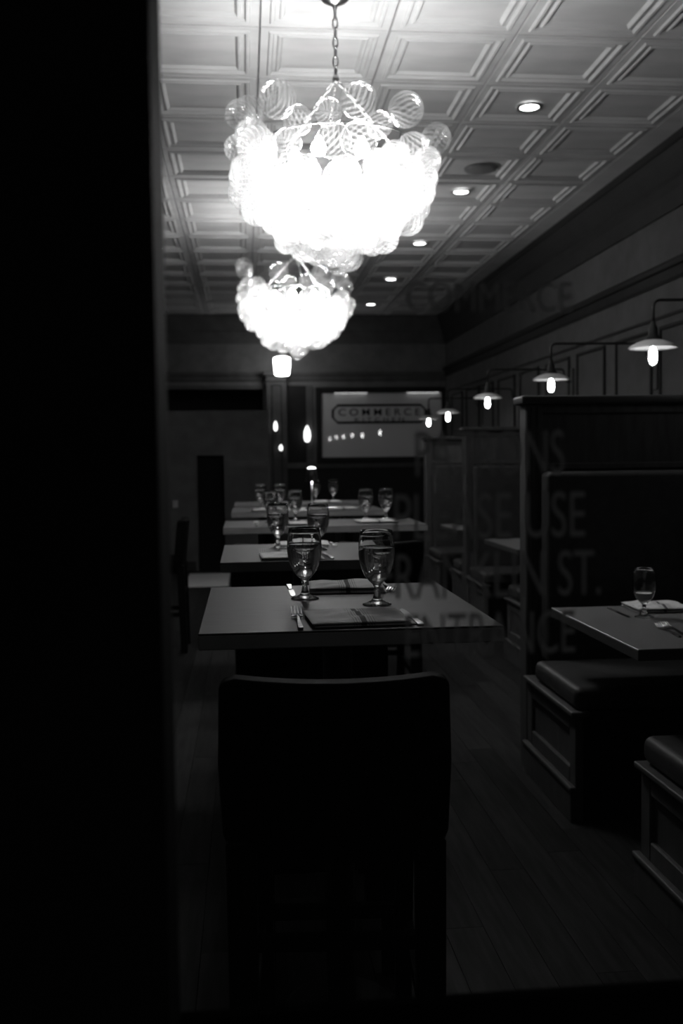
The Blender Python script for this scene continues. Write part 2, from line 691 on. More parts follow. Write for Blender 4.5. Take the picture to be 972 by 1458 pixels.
# ---- partition wall on the left with a dark doorway
YP = 12.2
lo = MB()
lo.box(XL, -.60, YP, YP + .12, 0, EYE + .62)
lo.box(-.60, -.27, YP, YP + .12, EYE + .08, EYE + .62)
lo.box(-.27, .28, YP, YP + .12, 0, EYE + .62)
pw_ = tag(lo.build('wall_partition', M['wall']), kind='structure')
dr = MB()
dr.box(-.63, -.60, YP - .03, YP, 0, EYE + .10)
dr.box(-.27, -.24, YP - .03, YP, 0, EYE + .10)
dr.box(-.60, -.27, YP - .03, YP, EYE + .07, EYE + .10)
dd = tag(dr.build('door_1', M['wall']), kind='structure')
MB().box(-.60, -.27, YP + .06, YP + .1, 0, EYE + .07).build('door_leaf', M['black'], dd)
tag(MB().box(XL, -.63, YP - .02, YP, 0, .12).build('baseboard_left', M['wall_dark']), kind='structure')
# ---- street wall and window
wf = MB()
y0, y1 = YF, YF + .10
WX0, WX1, WZ0, WZ1 = -.0655, 1.35, EYE - .487, 3.2
wf.box(XL - .2, WX0, y0, y1, 0, CEIL)
wf.box(WX1, XR + .2, y0, y1, 0, CEIL)
wf.box(WX0, WX1, y0, y1, 0, WZ0)
wf.box(WX0, WX1, y0, y1, WZ1, CEIL)
wf = tag(wf.build('wall_front', M['black']), kind='structure')
wi = thing('window_1', None, None, (0, YF + .05, 0))
tag(wi, kind='structure')
MB().box(WX0, WX1, -.003, .003, WZ0, WZ1).build('pane', M['pane'], wi)
b = MB()
b.box(WX0 - .01, WX1 + .01, -.03, .05, WZ0 - .02, WZ0 + .004)
b.build('sill', M['matt_black'], wi)
LX = 0.2
LY = -.006
for body, w, cap, z in (('PATRONS', .124, .037, EYE + .004), ('PLEASE USE', .160, .038, EYE - .0475),
                        ('FRANKLIN ST.', .187, .038, EYE - .0965), ('ENTRANCE', .143, .036, EYE - .1455),
                        ('COMMERCE', .137, .024, EYE + .131)):
    text('lettering', body, M['vinyl_letter'], w, cap, (LX, LY, z), wi, bold=-.004)

# ================================================================== CHANDELIERS


def bubble_mesh():
    vs, fs = [], []
    nu, nv = 64, 20
    vs.append((0, 0, 1))
    for j in range(1, nv):
        th = PI * j / nv
        for i in range(nu):
            ph = 2 * PI * i / nu
            z = math.cos(th)
            rib = 1 + 0.005 * math.sin(16 * ph + 7 * z) * math.sin(th)
            vs.append((rib * math.sin(th) * math.cos(ph), rib * math.sin(th) * math.sin(ph), z * rib))
    vs.append((0, 0, -1))
    for i in range(nu):
        fs.append((0, 1 + i, 1 + (i + 1) % nu))
        for j in range(nv - 2):
            a, b = 1 + j * nu, 1 + (j + 1) * nu
            fs.append((a + i, b + i, b + (i + 1) % nu, a + (i + 1) % nu))
        e = 1 + (nv - 2) * nu
        fs.append((len(vs) - 1, e + (i + 1) % nu, e + i))
    me = bpy.data.meshes.new('glass_bubble')
    me.from_pydata(vs, [], fs)
    for p in me.polygons:
        p.use_smooth = True
    me.materials.append(M['bubble'])
    return me


BUB = bubble_mesh()
BUB_GLARE = BUB.copy()
BUB_GLARE.materials[0] = M['bubble_glare']
BUB_MID = BUB.copy()
BUB_MID.materials[0] = M['bubble_mid']


def link_mesh(h, w, r):
    pts = []
    for k in range(12):
        a = 2 * PI * k / 12
        pts.append((w * math.cos(a), 0, h * math.sin(a) + (0.4 * h if math.sin(a) > 0 else -0.4 * h) * abs(math.sin(a)) ** .5 * .5))
    me = MB().tube(pts, r, 6, closed=True).mesh('chain_link', True)
    me.materials.append(M['nickel'])
    return me


LINK = link_mesh(.021, .0115, .0042)
LINK_S = link_mesh(.012, .0065, .0022)


def chain(parent, p0, p1, me, pitch):
    p0, p1 = Vector(p0), Vector(p1)
    d = p1 - p0
    n = max(2, round(d.length / pitch))
    q = Vector((0, 0, 1)).rotation_difference(d.normalized())
    for k in range(n):
        o = inst(me, 'chain_link', parent, p0 + d * ((k + .5) / n))
        o.rotation_mode = 'QUATERNION'
        from mathutils import Quaternion
        o.rotation_quaternion = q @ Quaternion((0, 0, 1), (PI / 2) * (k % 2) + .4)


def chandelier(label, loc):
    """origin at the ceiling; z runs down"""
    rnd = random.Random(12)
    t = thing('bubble_chandelier', label, 'chandelier', loc, 0, 'bubble chandeliers in a row down the ceiling')
    t.location.z = CEIL
    H = lambda z: z + EYE - CEIL        # height above the eye -> local z
    MB().lathe([(0, -.002), (.082, -.002), (.084, -.012), (.076, -.03), (.055, -.055), (.025, -.07), (.012, -.078), (.008, -.095), (0, -.097)], 32).build(
        'canopy', M['nickel'], t, smooth=True)
    chain(t, (0, 0, -.09), (0, 0, H(1.735)), LINK, .045)
    MB().lathe([(0, .02), (.012, .016), (.016, 0), (.012, -.016), (0, -.02)], 16, (0, 0, H(1.72))).build('hub', M['nickel'], t, smooth=True)
    for k in range(3):
        a = 2 * PI * k / 3 + 0.35
        chain(t, (.012 * math.cos(a), .012 * math.sin(a), H(1.71)), (.33 * math.cos(a), .33 * math.sin(a), H(1.42)), LINK_S, .026)
    fr = MB()
    for R, z in ((.36, 1.41), (.335, 1.28), (.20, 1.10)):
        fr.tube([(R * math.cos(2 * PI * k / 40), R * math.sin(2 * PI * k / 40), H(z)) for k in range(40)], .0035, 6, closed=True)
    for k in range(8):
        a = 2 * PI * k / 8
        c, s = math.cos(a), math.sin(a)
        fr.tube([(.36 * c, .36 * s, H(1.41)), (.335 * c, .335 * s, H(1.30)), (.20 * c, .20 * s, H(1.10)), (.02 * c, .02 * s, H(1.0))], .0028, 6)
    fr.build('frame', M['dark_steel'], t, smooth=True)
    bm = MB().lathe([(0, .05), (.012, .05), (.014, .035), (.026, .022), (.034, 0), (.026, -.022), (.014, -.033), (0, -.036)], 16).mesh('bulb', True)
    bm.materials.append(M['core'])
    for k in range(6):
        a = 2 * PI * k / 6
        inst(bm, 'bulb', t, (.19 * math.cos(a), .19 * math.sin(a), H(1.36)))
    for k in range(3):
        a = 2 * PI * k / 3 + .5
        inst(bm, 'bulb', t, (.10 * math.cos(a), .10 * math.sin(a), H(1.17)))
    # bubbles, ring by ring: (height above eye, ring radius, count, small, large)
    rings = [(1.565, .425, 15, .050, .088), (1.475, .435, 17, .045, .085), (1.385, .425, 17, .048, .080), (1.30, .40, 16, .048, .078),
             (1.215, .36, 15, .045, .075), (1.135, .305, 13, .045, .074), (1.06, .235, 10, .045, .07), (.995, .15, 7, .045, .068),
             (.945, .06, 3, .05, .062)]
    pts = []
    for z, R, n, ra, rb in rings:
        z = .895 + (z - .895) * .81
        off = rnd.uniform(0, 1)
        for k in range(n):
            a = 2 * PI * (k + off + rnd.uniform(-.22, .22)) / n
            r = rnd.uniform(ra + .006, rb + .002)
            RR = R + rnd.uniform(-.03, .025)
            pts.append((RR * math.cos(a), RR * math.sin(a), z + rnd.uniform(-.025, .025), r))
    # large separate bubbles standing up along the near rim and the two sides
    top = [(-0.279, -0.36, 1.496, 0.08), (0.056, -0.4, 1.484, 0.077), (0.27, -0.3, 1.487, 0.076), (-0.073, -0.42, 1.429, 0.059), (-0.197, -0.38, 1.407, 0.062), (-0.434, 0.05, 1.57, 0.069), (-0.393, 0.2, 1.635, 0.074), (0.151, -0.33, 1.412, 0.057), (0.469, 0.05, 1.483, 0.069), (-0.384, -0.12, 1.42, 0.076), (-0.447, 0.02, 1.411, 0.062), (-0.054, -0.44, 1.308, 0.073), (0.056, -0.4, 1.325, 0.077), (-0.241, -0.38, 1.313, 0.059), (0.306, -0.25, 1.336, 0.073), (0.404, -0.05, 1.343, 0.064)]
    pts = [p for p in pts if all((p[0] - q[0]) ** 2 + (p[1] - q[1]) ** 2 + (p[2] - q[2]) ** 2 > (.55 * (p[3] + q[3])) ** 2 for q in top)]
    pts = [p for p in pts if not (p[2] > 1.35 and p[1] < .12)] + top
    pts.append((.0, 0, .895, .052))
    for px, py, pz, r in pts:
        whitened = 1.0 < pz < 1.40 and (px, py, pz, r) not in top  # bubbles around the bulbs get the glare painted into their glass
        half = not whitened and ((px, py, pz, r) in top[9:] or pz <= 1.0 or (px, py, pz, r) not in top)
        inst(BUB_GLARE if whitened else BUB_MID if half else BUB, 'glass_bubble', t, (px, py, H(pz)), (rnd.uniform(0, 6.28), rnd.uniform(0, 6.28), rnd.uniform(0, 6.28)), (r, r, r))
    return t


ch1 = chandelier('large chandelier of clear swirled glass bubbles on a chain, nearest and biggest in view', (.434, 4.53, 0))
ch2 = dup(ch1, (.446, 8.36, CEIL), .3, 'smaller looking glass bubble chandelier hanging farther back, behind and below the big one',
          'bubble chandeliers in a row down the ceiling')

# lantern pendant farther back
lt = thing('lantern_pendant', 'small glowing jar shaped glass pendant above the pilaster at the far end', 'lamp', (.53, 14.02, CEIL))
H = lambda z: z + EYE - CEIL
MB().lathe([(0, -.001), (.06, -.001), (.06, -.02), (0, -.025)], 20).build('canopy', M['black_metal'], lt, smooth=False)
MB().tube([(0, 0, -.02), (0, 0, H(1.50))], .006, 8).build('rod', M['black_metal'], lt)
MB().lathe([(0, H(1.51)), (.05, H(1.505)), (.07, H(1.48)), (.07, H(1.47)), (0, H(1.47))], 20).build('cap', M['black_metal'], lt)
MB().lathe([(.07, H(1.47)), (.128, H(1.41)), (.130, H(1.38)), (.116, H(1.22)), (.10, H(1.185)), (0, H(1.18))], 24).build('glass_jar', M['lamp_glass'], lt, smooth=True)
MB().lathe([(0, H(1.465)), (.07, H(1.46)), (.118, H(1.44)), (.119, H(1.38)), (.106, H(1.22)), (.09, H(1.20)), (0, H(1.195))], 20).build('glowing_core', M['lantern'], lt, smooth=True)

# ---- recessed downlights
dl_pos = [(1.745, 4.02), (1.745, 5.94), (1.742, 7.83), (1.74, 9.70), (1.738, 11.62), (1.738, 13.5), (-.855, 10.0)]
dl_lab = ['recessed downlight just above the window edge over the first booth', 'nearest of the lit recessed downlights in the ceiling right of the big chandelier',
          'second recessed downlight along the right side of the ceiling', 'third recessed downlight along the right side of the ceiling',
          'fourth recessed downlight, right of the smaller chandelier', 'last recessed downlight in front of the far sign board',
          'lone recessed downlight on the left half of the ceiling by the window edge']
dl0 = None
for (x, y), lab in zip(dl_pos, dl_lab):
    if dl0 is None:
        dl0 = thing('downlight', lab, 'downlight', (x, y, CEIL - .001), 0, 'recessed ceiling downlights')
        MB().lathe([(.058, .004), (.062, -.006), (.078, -.008), (.082, -.002), (.082, .004)], 28, close=True).build('trim_ring', M['nickel'], dl0, smooth=True)
        MB().lathe([(0, -.004), (.057, -.002)], 28).build('lens', M['lens'], dl0)
    else:
        dup(dl0, (x, y, CEIL - .001), 0, lab, 'recessed ceiling downlights')
    sp = bpy.data.lights.new('downlight_beam', 'SPOT')
    sp.energy = DOWNLIGHT_W
    sp.spot_size = math.radians(46)
    sp.spot_blend = 1.0
    sp.shadow_soft_size = 0.05
    so = bpy.data.objects.new('downlight_beam', sp)
    so.location = (x, y, CEIL - .02)
    COL.objects.link(so)

spk = thing('ceiling_speaker', 'round grey speaker grille set flush in a ceiling tile between two downlights', 'speaker', (1.755, 7.22, CEIL + .004))
MB().lathe([(0, -.012), (.09, -.012), (.105, -.008), (.112, 0), (.112, .006)], 32).build('grille', M['speaker'], spk, smooth=True)
MB().lathe([(.112, -.006), (.120, -.008), (.122, .002), (.112, .002)], 32, close=True).build('rim', M['speaker'], spk, smooth=True)

# ================================================================== WALL LAMPS


def wall_lamp(label, loc, xlamp):
    """origin: middle of the wall plate on the right wall"""
    X = xlamp - XR
    t = thing('wall_lamp', label, 'lamp', loc, 0, 'industrial wall lamps over the booths')
    MB().box(-.02, 0, -.035, .035, -.27, .07).build('wall_plate', M['black_metal'], t, bevel=.004, seg=1)
    arm = [(-.018, 0, -.05), (-.05, 0, -.05), (-.075, 0, -.03), (-.085, 0, 0)]
    for k in range(1, 5):
        a = PI / 2 * k / 4
        arm.append((-.085 - .035 * (1 - math.cos(a)), 0, .03 + .035 * math.sin(a) - .03 * 0))
    for k in range(0, 6):
        a = PI / 2 * k / 5
        arm.append((X + .04 - .04 * math.sin(a), 0, .065 - .04 * (1 - math.cos(a))))
    arm.append((X, 0, -.07))
    MB().tube(arm, .0085, 8).build('arm', M['black_metal'], t, smooth=True)
    MB().lathe([(0, -.05), (.012, -.052), (.016, -.07), (.024, -.085), (.026, -.125), (.034, -.13), (.045, -.145), (.05, -.152), (0, -.152)], 20, (X, 0, 0)).build(
        'socket', M['black_metal'], t, smooth=True)
    MB().lathe([(0.03, -.150), (.052, -.153), (.09, -.166), (.122, -.184), (.130, -.193), (.128, -.196), (.118, -.188), (.088, -.171), (.05, -.158), (.03, -.156)], 36, (X, 0, 0)).build(
        'shade', M['shade'], t, smooth=True)
    bl = MB().lathe([(.013, -.155), (.014, -.185), (.025, -.21), (.034, -.24), (.034, -.262), (.025, -.285), (.010, -.297), (0, -.30)], 20, (X, 0, 0)).build(
        'bulb', M['bulb_glass'], t, smooth=True)
    MB().lathe([(0, -.185), (.012, -.19), (.021, -.215), (.023, -.255), (.015, -.278), (0, -.284)], 14, (X, 0, 0)).build('filament', M['filament'], bl, smooth=True)
    return t


ZA = .815 - .065       # plate origin above the eye
WL = [(3.40, 2.20, .585, 'wall lamp with a shallow pale shade over the near booth, at the picture edge'),
      (5.18, 2.205, .585, 'nearest visible wall lamp, black gooseneck arm and white shade above the tall booth partition'),
      (6.97, 2.205, .560, 'second wall lamp, white flat shade and glowing bulb just left of the nearest lamp'),
      (8.83, 2.20, .545, 'third wall lamp from the front, bare bulb under a flat pale shade'),
      (10.60, 2.20, .495, 'fourth wall lamp, just right of the lettered board'),
      (12.30, 2.305, .500, 'farthest wall lamp, its shade overlapping the lettered board')]
for y, xl, zs, lab in WL:
    wall_lamp(lab, (XR - (.006 if False else 0), y, EYE + zs + .193), xl)

# ================================================================== TABLES


def pedestal_table(label, x0, x1, y0, y1, ztop, th, top_mat, edge_mat, group, posts=None, base_r=.14, py=0.0):
    cx, cy = (x0 + x1) / 2, (y0 + y1) / 2
    t = thing('dining_table', label, 'table', (cx, cy, 0), 0, group)
    hx, hy = (x1 - x0) / 2, (y1 - y0) / 2
    MB().box(-hx, hx, -hy, hy, ztop - .004, ztop).build('tabletop', top_mat, t, bevel=.0015, seg=1)
    MB().box(-hx, hx, -hy, hy, ztop - th, ztop - .004).build('edge_band', edge_mat, t, bevel=.002, seg=1)
    for px in (posts or [0]):
        MB().lathe([(0, .02), (.036, .02), (.036, ztop - th - .012), (0, ztop - th - .012)], 20, (px, py, 0)).build('pedestal', M['black_metal'], t)
        MB().lathe([(0, 0), (base_r, 0), (base_r, .008), (base_r * .9, .014), (.05, .022), (0, .022)], 28, (px, py, 0)).build('base', M['black_metal'], t)
        MB().box(px - .12, px + .12, py - .12, py + .12, ztop - th - .014, ztop - th).build('mounting_plate', M['black_metal'], t)
    return t


TH = EYE - .347        # high table height
G = 'high tables in a row down the room'
pedestal_table('nearest high table with a pale oak top, laid with two goblets and two folded napkins', -.102, .526, 1.98, 2.71, TH, .034, M['table'], M['table_edge'], G)
pedestal_table('second high table, small pale top just behind the nearest one', -.094, .505, 3.37, 4.08, TH, .034, M['table'], M['table_edge'], G)
pedestal_table('third high table, wider, its right end reaching past the second table', -.124, .949, 5.11, 5.72, TH, .034, M['table'], M['table_edge'], G, (-.3, .3))
pedestal_table('fourth high table with the small lit table lamp on it', -.104, .944, 6.61, 7.25, TH, .034, M['table'], M['table_edge'], G, (-.3, .3))
pedestal_table('farthest high table, behind the one with the table lamp', -.098, .944, 7.62, 8.34, TH, .034, M['table'], M['table_edge'], G, (-.3, .3))

# ================================================================== STOOLS


def stool(label, loc, rz):
    t = thing('counter_stool', label, 'stool', loc, rz, 'black leather counter stools')
    # curved upholstered back
    vs, fs = [], []
    nx, nz = 14, 10
    for side in (0, 1):
        for j in range(nz + 1):
            z = .595 + (.945 - .595) * j / nz
            for i in range(nx + 1):
                u = -1 + 2 * i / nx
                hw = .218 - (.012 if j == 0 else 0) - .010 * (1 - abs(2 * j / nz - 1)) * -.6
                y = -.205 - .02 * (1 - u * u) - (z - .615) * .10
                zz = z - (.012 * (1 - u * u) if j == nz else .006 * (1 - u * u) * j / nz) + (.0)
                if j == nz and i in (0, nx):
                    zz -= .012
                vs.append((u * hw, y + (0.055 if side else 0), zz))
    N = (nx + 1) * (nz + 1)
    for j in range(nz):
        for i in range(nx):
            a = j * (nx + 1) + i
            fs.append((a, a + 1, a + nx + 2, a + nx + 1))
            fs.append((N + a, N + a + nx + 1, N + a + nx + 2, N + a + 1))
    for j in range(nz):
        for i in (0, nx):
            a = j * (nx + 1) + i
            fs.append((a, a + nx + 1, N + a + nx + 1, N + a))
    for i in range(nx):
        for j in (0, nz):
            a = j * (nx + 1) + i
            fs.append((a, a + 1, N + a + 1, N + a))
    MB().add(vs, fs).build('backrest', M['leather'], t, smooth=True, bevel=.012, seg=3)
    MB().box(-.205, .205, -.17, .21, .60, .665).build('seat', M['leather'], t, bevel=.02, seg=3)
    MB().box(-.185, .185, -.18, .19, .56, .60).build('apron', M['dark_wood'], t)
    for s in (-1, 1):
        MB().bar((s * .180, -.215, 0), (s * .182, -.200, .62), .052, .058, .045, .05).build('leg', M['dark_wood'], t, bevel=.003, seg=1)
        MB().bar((s * .158, .175, 0), (s * .165, .165, .60), .036, .044).build('leg', M['dark_wood'], t, bevel=.003, seg=1)
        MB().box(s * .17 - .011, s * .17 + .011, -.19, .16, .255, .285).build('stretcher', M['dark_wood'], t)
    MB().box(-.16, .16, -.222, -.196, .405, .432).build('stretcher', M['dark_wood'], t)
    MB().box(-.15, .15, .16, .184, .285, .315).build('stretcher', M['dark_wood'], t)
    return t


s0 = stool('black leather counter stool in front, its curved back below the nearest table', (.175, 2.06, 0), -.07)
GS = 'black leather counter stools'
for loc, rz, lab in (((.19, 2.67, 0), PI + .03, 'black counter stool facing the window at the far side of the nearest table'),
                     ((.19, 3.36, 0), -.02, 'black counter stool tucked under the near side of the second table'),
                     ((.22, 4.09, 0), PI, 'black counter stool at the far side of the second table'),
                     ((.14, 5.08, 0), 0, 'black counter stool at the left half of the third table near side'),
                     ((.66, 5.08, 0), 0, 'black counter stool at the right half of the third table near side'),
                     ((-.67, 7.15, 0), PI / 2, 'dark stool seen from the side, alone by the left window edge')):
    dup(s0, loc, rz, lab, GS)

# ================================================================== BOOTHS
GB = 'booth benches'


def bench(label, x0, x1, yf, yb, name='booth_bench'):
    """front edge yf, back edge yb (facing -y if yf<yb)"""
    s = 1 if yb > yf else -1
    D = abs(yb - yf)
    t = thing(name, label, 'bench', (x0, yf, 0), 0, GB)
    W = x1 - x0
    Y = lambda v: s * v

    def bx(mb, xa, xb, ya, yb_, za, zb):
        return mb.box(xa, xb, min(Y(ya), Y(yb_)), max(Y(ya), Y(yb_)), za, zb)
    bx(MB(), .03, W, .015, D - .02, 0, .40).build('base', M['dark_wood'], t)
    fr = MB()
    bx(fr, 0, .03, 0, .07, .0, .40)
    bx(fr, 0, .03, D - .07, D - .005, .0, .40)
    bx(fr, 0, .03, .07, D - .07, .33, .40)
    bx(fr, 0, .03, .07, D - .07, .0, .19)
    fr.build('end_frame', M['booth_wood'], t, bevel=.004, seg=1)
    bx(MB(), .014, .03, .07, D - .07, .19, .33).build('end_panel', M['booth_wood'], t)
    bx(MB(), -.02, .0, -.005, D - .005, 0, .115).build('baseboard', M['booth_wood'], t, bevel=.003, seg=1)
    bx(MB(), -.026, .0, -.01, D - .005, .115, .135).build('base_moulding', M['booth_wood'], t, bevel=.006, seg=2)
    bx(MB(), -.02, .05, -.012, D - .005, .395, .415).build('cap_trim', M['booth_wood'], t, bevel=.006, seg=2)
    bx(MB(), .0, W, .0, D - .1, .415, .50).build('seat_cushion', M['vinyl'], t, bevel=.03, seg=4)
    bx(MB(), .055, W, D - .12, D - .01, .48, 1.29).build('back_cushion', M['vinyl'], t, bevel=.025, seg=3)
    return t


def partition(label, x0, x1, y, h):
    t = thing('booth_partition', label, 'partition', (x0, y, 0), 0, 'booth partitions')
    W = x1 - x0
    MB().box(0, .075, -.05, .05, 0, h - .035).build('post', M['booth_wood'], t, bevel=.006, seg=1)
    g = MB()
    g.box(.022, .027, -.056, -.05, .1, h - .05)
    g.box(.048, .053, -.056, -.05, .1, h - .05)
    g.build('post_bead', M['booth_cap'], t)
    MB().box(.075, W, -.02, .02, 0, 1.30).build('lower_board', M['dark_wood'], t)
    MB().box(.075, W, -.045, .045, 1.295, 1.325).build('rail', M['booth_wood'], t, bevel=.006, seg=1)
    MB().box(.075, W, -.018, .018, 1.325, h - .075).build('upper_panel', M['booth_wood'], t)
    MB().box(.075, W, -.035, .035, h - .075, h - .035).build('top_rail', M['booth_wood'], t, bevel=.004, seg=1)
    MB().box(-.022, W, -.075, .075, h - .035, h).build('cap', M['booth_cap'], t, bevel=.008, seg=2)
    return t


XB1, XB2 = 1.19, 1.735
bench('near booth bench with its back to the window, cut by the right picture edge', XB1, XR - .02, 2.87, 2.22)
bench('black booth bench against the tall near partition, panelled end towards the aisle', XB1, XR - .02, 3.47, 4.10)
partition('tall dark booth partition nearest the window, behind the laid booth table', XB1, XR - .02, 4.16, EYE + .262)
bench('booth bench hidden behind the tall near partition', XB2, XR - .02, 4.84, 4.22)
bench('booth bench facing the window in the second booth', XB2, XR - .02, 5.28, 5.88)
partition('booth partition between the second and third booths', XB2, XR - .02, 5.94, EYE + .245)
bench('booth bench backing onto the second partition', XB2, XR - .02, 6.45, 6.00)
bench('booth bench facing the window, in front of the third partition', XB2, XR - .02, 7.08, 7.69)
partition('third booth partition, its top beside the row of glowing bulbs', XB2, XR - .02, 7.75, EYE + .245)
bench('booth bench backing onto the third partition', XB2, XR - .02, 8.22, 7.81)
bench('booth bench facing the window, in front of the last partition', XB2, XR - .02, 8.83, 9.44)
partition('farthest booth partition, beside the lettered board', XB2, XR - .02, 9.50, EYE + .215)

BT = EYE - .589
GT = 'booth tables against the right wall'
pedestal_table('pale booth table at the right edge, laid with one goblet and a napkin', 1.18, XR - .04, 2.87, 3.73, BT, .036, M['table_white'], M['booth_edge'], GT, base_r=.15, py=-.13)
pedestal_table('booth table hidden behind the tall near partition', 1.74, XR - .04, 4.66, 5.46, BT, .036, M['table_white'], M['booth_edge'], GT, base_r=.15)
pedestal_table('booth table with one pale corner showing left of the tall near partition', 1.72, XR - .04, 6.15, 7.02, BT, .036, M['table_white'], M['booth_edge'], GT, base_r=.15, py=.18)
pedestal_table('farthest booth table corner, showing between the two distant partition posts', 1.72, XR - .04, 7.97, 8.66, BT, .036, M['table_white'], M['booth_edge'], GT, base_r=.15, py=.20)

# ================================================================== TABLEWARE
GG = 'stemmed water goblets on the tables'


def goblet(label, loc):
    prof = [(0, .0035), (.012, .0025), (.033, 0), (.035, .0015), (.0345, .003), (.024, .0065), (.013, .012), (.0085, .021), (.0068, .033),
            (.0075, .043), (.0105, .050), (.019, .058), (.029, .070), (.0365, .086), (.0412, .104), (.0435, .124), (.0428, .145),
            (.0402, .165), (.0382, .1785), (.0372, .1795), (.0364, .1785), (.0384, .165), (.0409, .145), (.0414, .124), (.0391, .104), (.0343, .087), (.0268, .0725),
            (.017, .0625), (.008, .0585), (0, .0578)]
    me = MB().lathe(prof, 40).mesh('water_goblet', True)
    me.materials.append(M['goblet'])
    o = bpy.data.objects.new('water_goblet', me)
    COL.objects.link(o)
    o.location = loc
    tag(o, label, 'glass', GG)
    e = .0004
    w = [(0, .0574), (.008 + e, .0582), (.017 + e, .0622), (.0268 + e, .0722), (.0343 + e, .0868), (.0391 + e, .104), (.0414 + e, .124), (.0411 + e, .138),
         (.0405, .1395), (0, .139)]
    MB().lathe(w, 40).build('water', M['water'], o, smooth=True)
    return o


g0 = goblet('left goblet of the front pair on the nearest table, beside the far napkin', (.141, 2.44, TH + .0002))
for x, y, z, lab in ((.305, 2.31, TH, 'right goblet of the front pair, behind the front napkin on the nearest table'),
                     (.12, 3.86, TH, 'left goblet on the second table'),
                     (.272, 3.76, TH, 'right goblet on the second table, seen behind the front left goblet'),
                     (.135, 5.52, TH, 'leftmost goblet on the third table'),
                     (.275, 5.60, TH, 'second goblet from the left on the third table'),
                     (.682, 5.62, TH, 'third goblet from the left on the third table'),
                     (.797, 5.60, TH, 'rightmost goblet on the third table'),
                     (.10, 7.05, TH, 'left goblet on the fourth table'),
                     (.235, 7.0, TH, 'goblet between lamp and left goblet on the fourth table'),
                     (.577, 8.22, TH, 'left goblet on the farthest table, just right of the lamp stem'),
                     (.725, 8.22, TH, 'right goblet on the farthest table'),
                     (1.44, 3.45, BT, 'single goblet on the booth table at the right edge')):
    gk = dup(g0, (x, y, z + .0002), random.uniform(0, 6), lab, GG)
    if z == BT:                                  # this one is only a third full
        e = .0004
        lw = MB().lathe([(0, .0574), (.008 + e, .0582), (.017 + e, .0622), (.0268 + e, .0722), (.0343 + e, .0868), (.0362, .0925), (0, .092)], 40).mesh('water', True)
        lw.materials.append(M['water'])
        gk.children[0].data = lw

GN = 'folded striped cotton napkins'


def napkin(label, loc, rz, w=.21, d=.20, t=.017, seed=1):
    """four folded layers, slightly puffed and offset"""
    rnd = random.Random(seed)
    mb = MB()
    nl = 2
    nx, ny = 28, 24
    for k in range(nl):
        z0 = t * k / nl
        dx, dy = rnd.uniform(-.004, .004), rnd.uniform(-.003, .005) - .003 * k
        ww, d_ = w / 2 - .002 * k, d / 2 - .003 * k
        vs, fs = [], []
        for side in (0, 1):
            for j in range(ny + 1):
                for i in range(nx + 1):
                    u, v = -1 + 2 * i / nx, -1 + 2 * j / ny
                    e = (1 - abs(u) ** 6) * (1 - abs(v) ** 4)
                    wob = .0022 * math.sin(5 * u + 2.1 * v + seed) + .0016 * math.sin(9 * v - 3 * u + k)
                    th = t / nl * .96
                    z = z0 + (th * (.35 + .65 * e ** .6) + (wob * e if k == nl - 1 else 0) if side else th * (.30 * (1 - e)))
                    vs.append((u * ww + dx, v * d_ + dy, max(z, 0.0)))
        N = (nx + 1) * (ny + 1)
        for j in range(ny):
            for i in range(nx):
                a = j * (nx + 1) + i
                fs.append((N + a, N + a + 1, N + a + nx + 2, N + a + nx + 1))
                fs.append((a, a + nx + 1, a + nx + 2, a + 1))
        for j in range(ny):
            for i in (0, nx):
                a = j * (nx + 1) + i
                fs.append((a, a + nx + 1, N + a + nx + 1, N + a))
        for i in range(nx):
            for j in (0, ny):
                a = j * (nx + 1) + i
                fs.append((a, a + 1, N + a + 1, N + a))
        mb.add(vs, fs)
    o = mb.build('napkin', M['napkin'], None, smooth=True, loc=loc, rz=rz)
    return tag(o, label, 'napkin', GN)


n0 = napkin('front napkin on the nearest table, folded with dark stripes, between fork and knife', (.234, 2.105, TH), .05, w=.215, t=.015, seed=2)
napkin('far napkin on the nearest table, between the two goblets', (.262, 2.60, TH), PI - .05, w=.20, d=.17, t=.021, seed=5)
for x, y, z, rz, lab in ((.155, 3.50, TH, .03, 'napkin at the near side of the second table'),
                         (.22, 3.98, TH, 3.1, 'napkin at the far side of the second table'),
                         (.71, 5.38, TH, .08, 'napkin below the right pair of goblets on the third table'),
                         (.22, 5.3, TH, .0, 'napkin at the left half of the third table'),
                         (.66, 6.85, TH, .1, 'napkin lit by the table lamp on the fourth table'),
                         (.15, 6.80, TH, .05, 'napkin at the left end of the fourth table'),
                         (.66, 8.0, TH, .05, 'napkin under the goblets on the farthest table'),
                         (1.56, 3.62, BT, -.04, 'striped napkin behind the goblet on the right booth table')):
    nk = dup(n0, (x, y, z), rz, lab, GN)
    if z == BT:
        nk.scale.z = 1.7


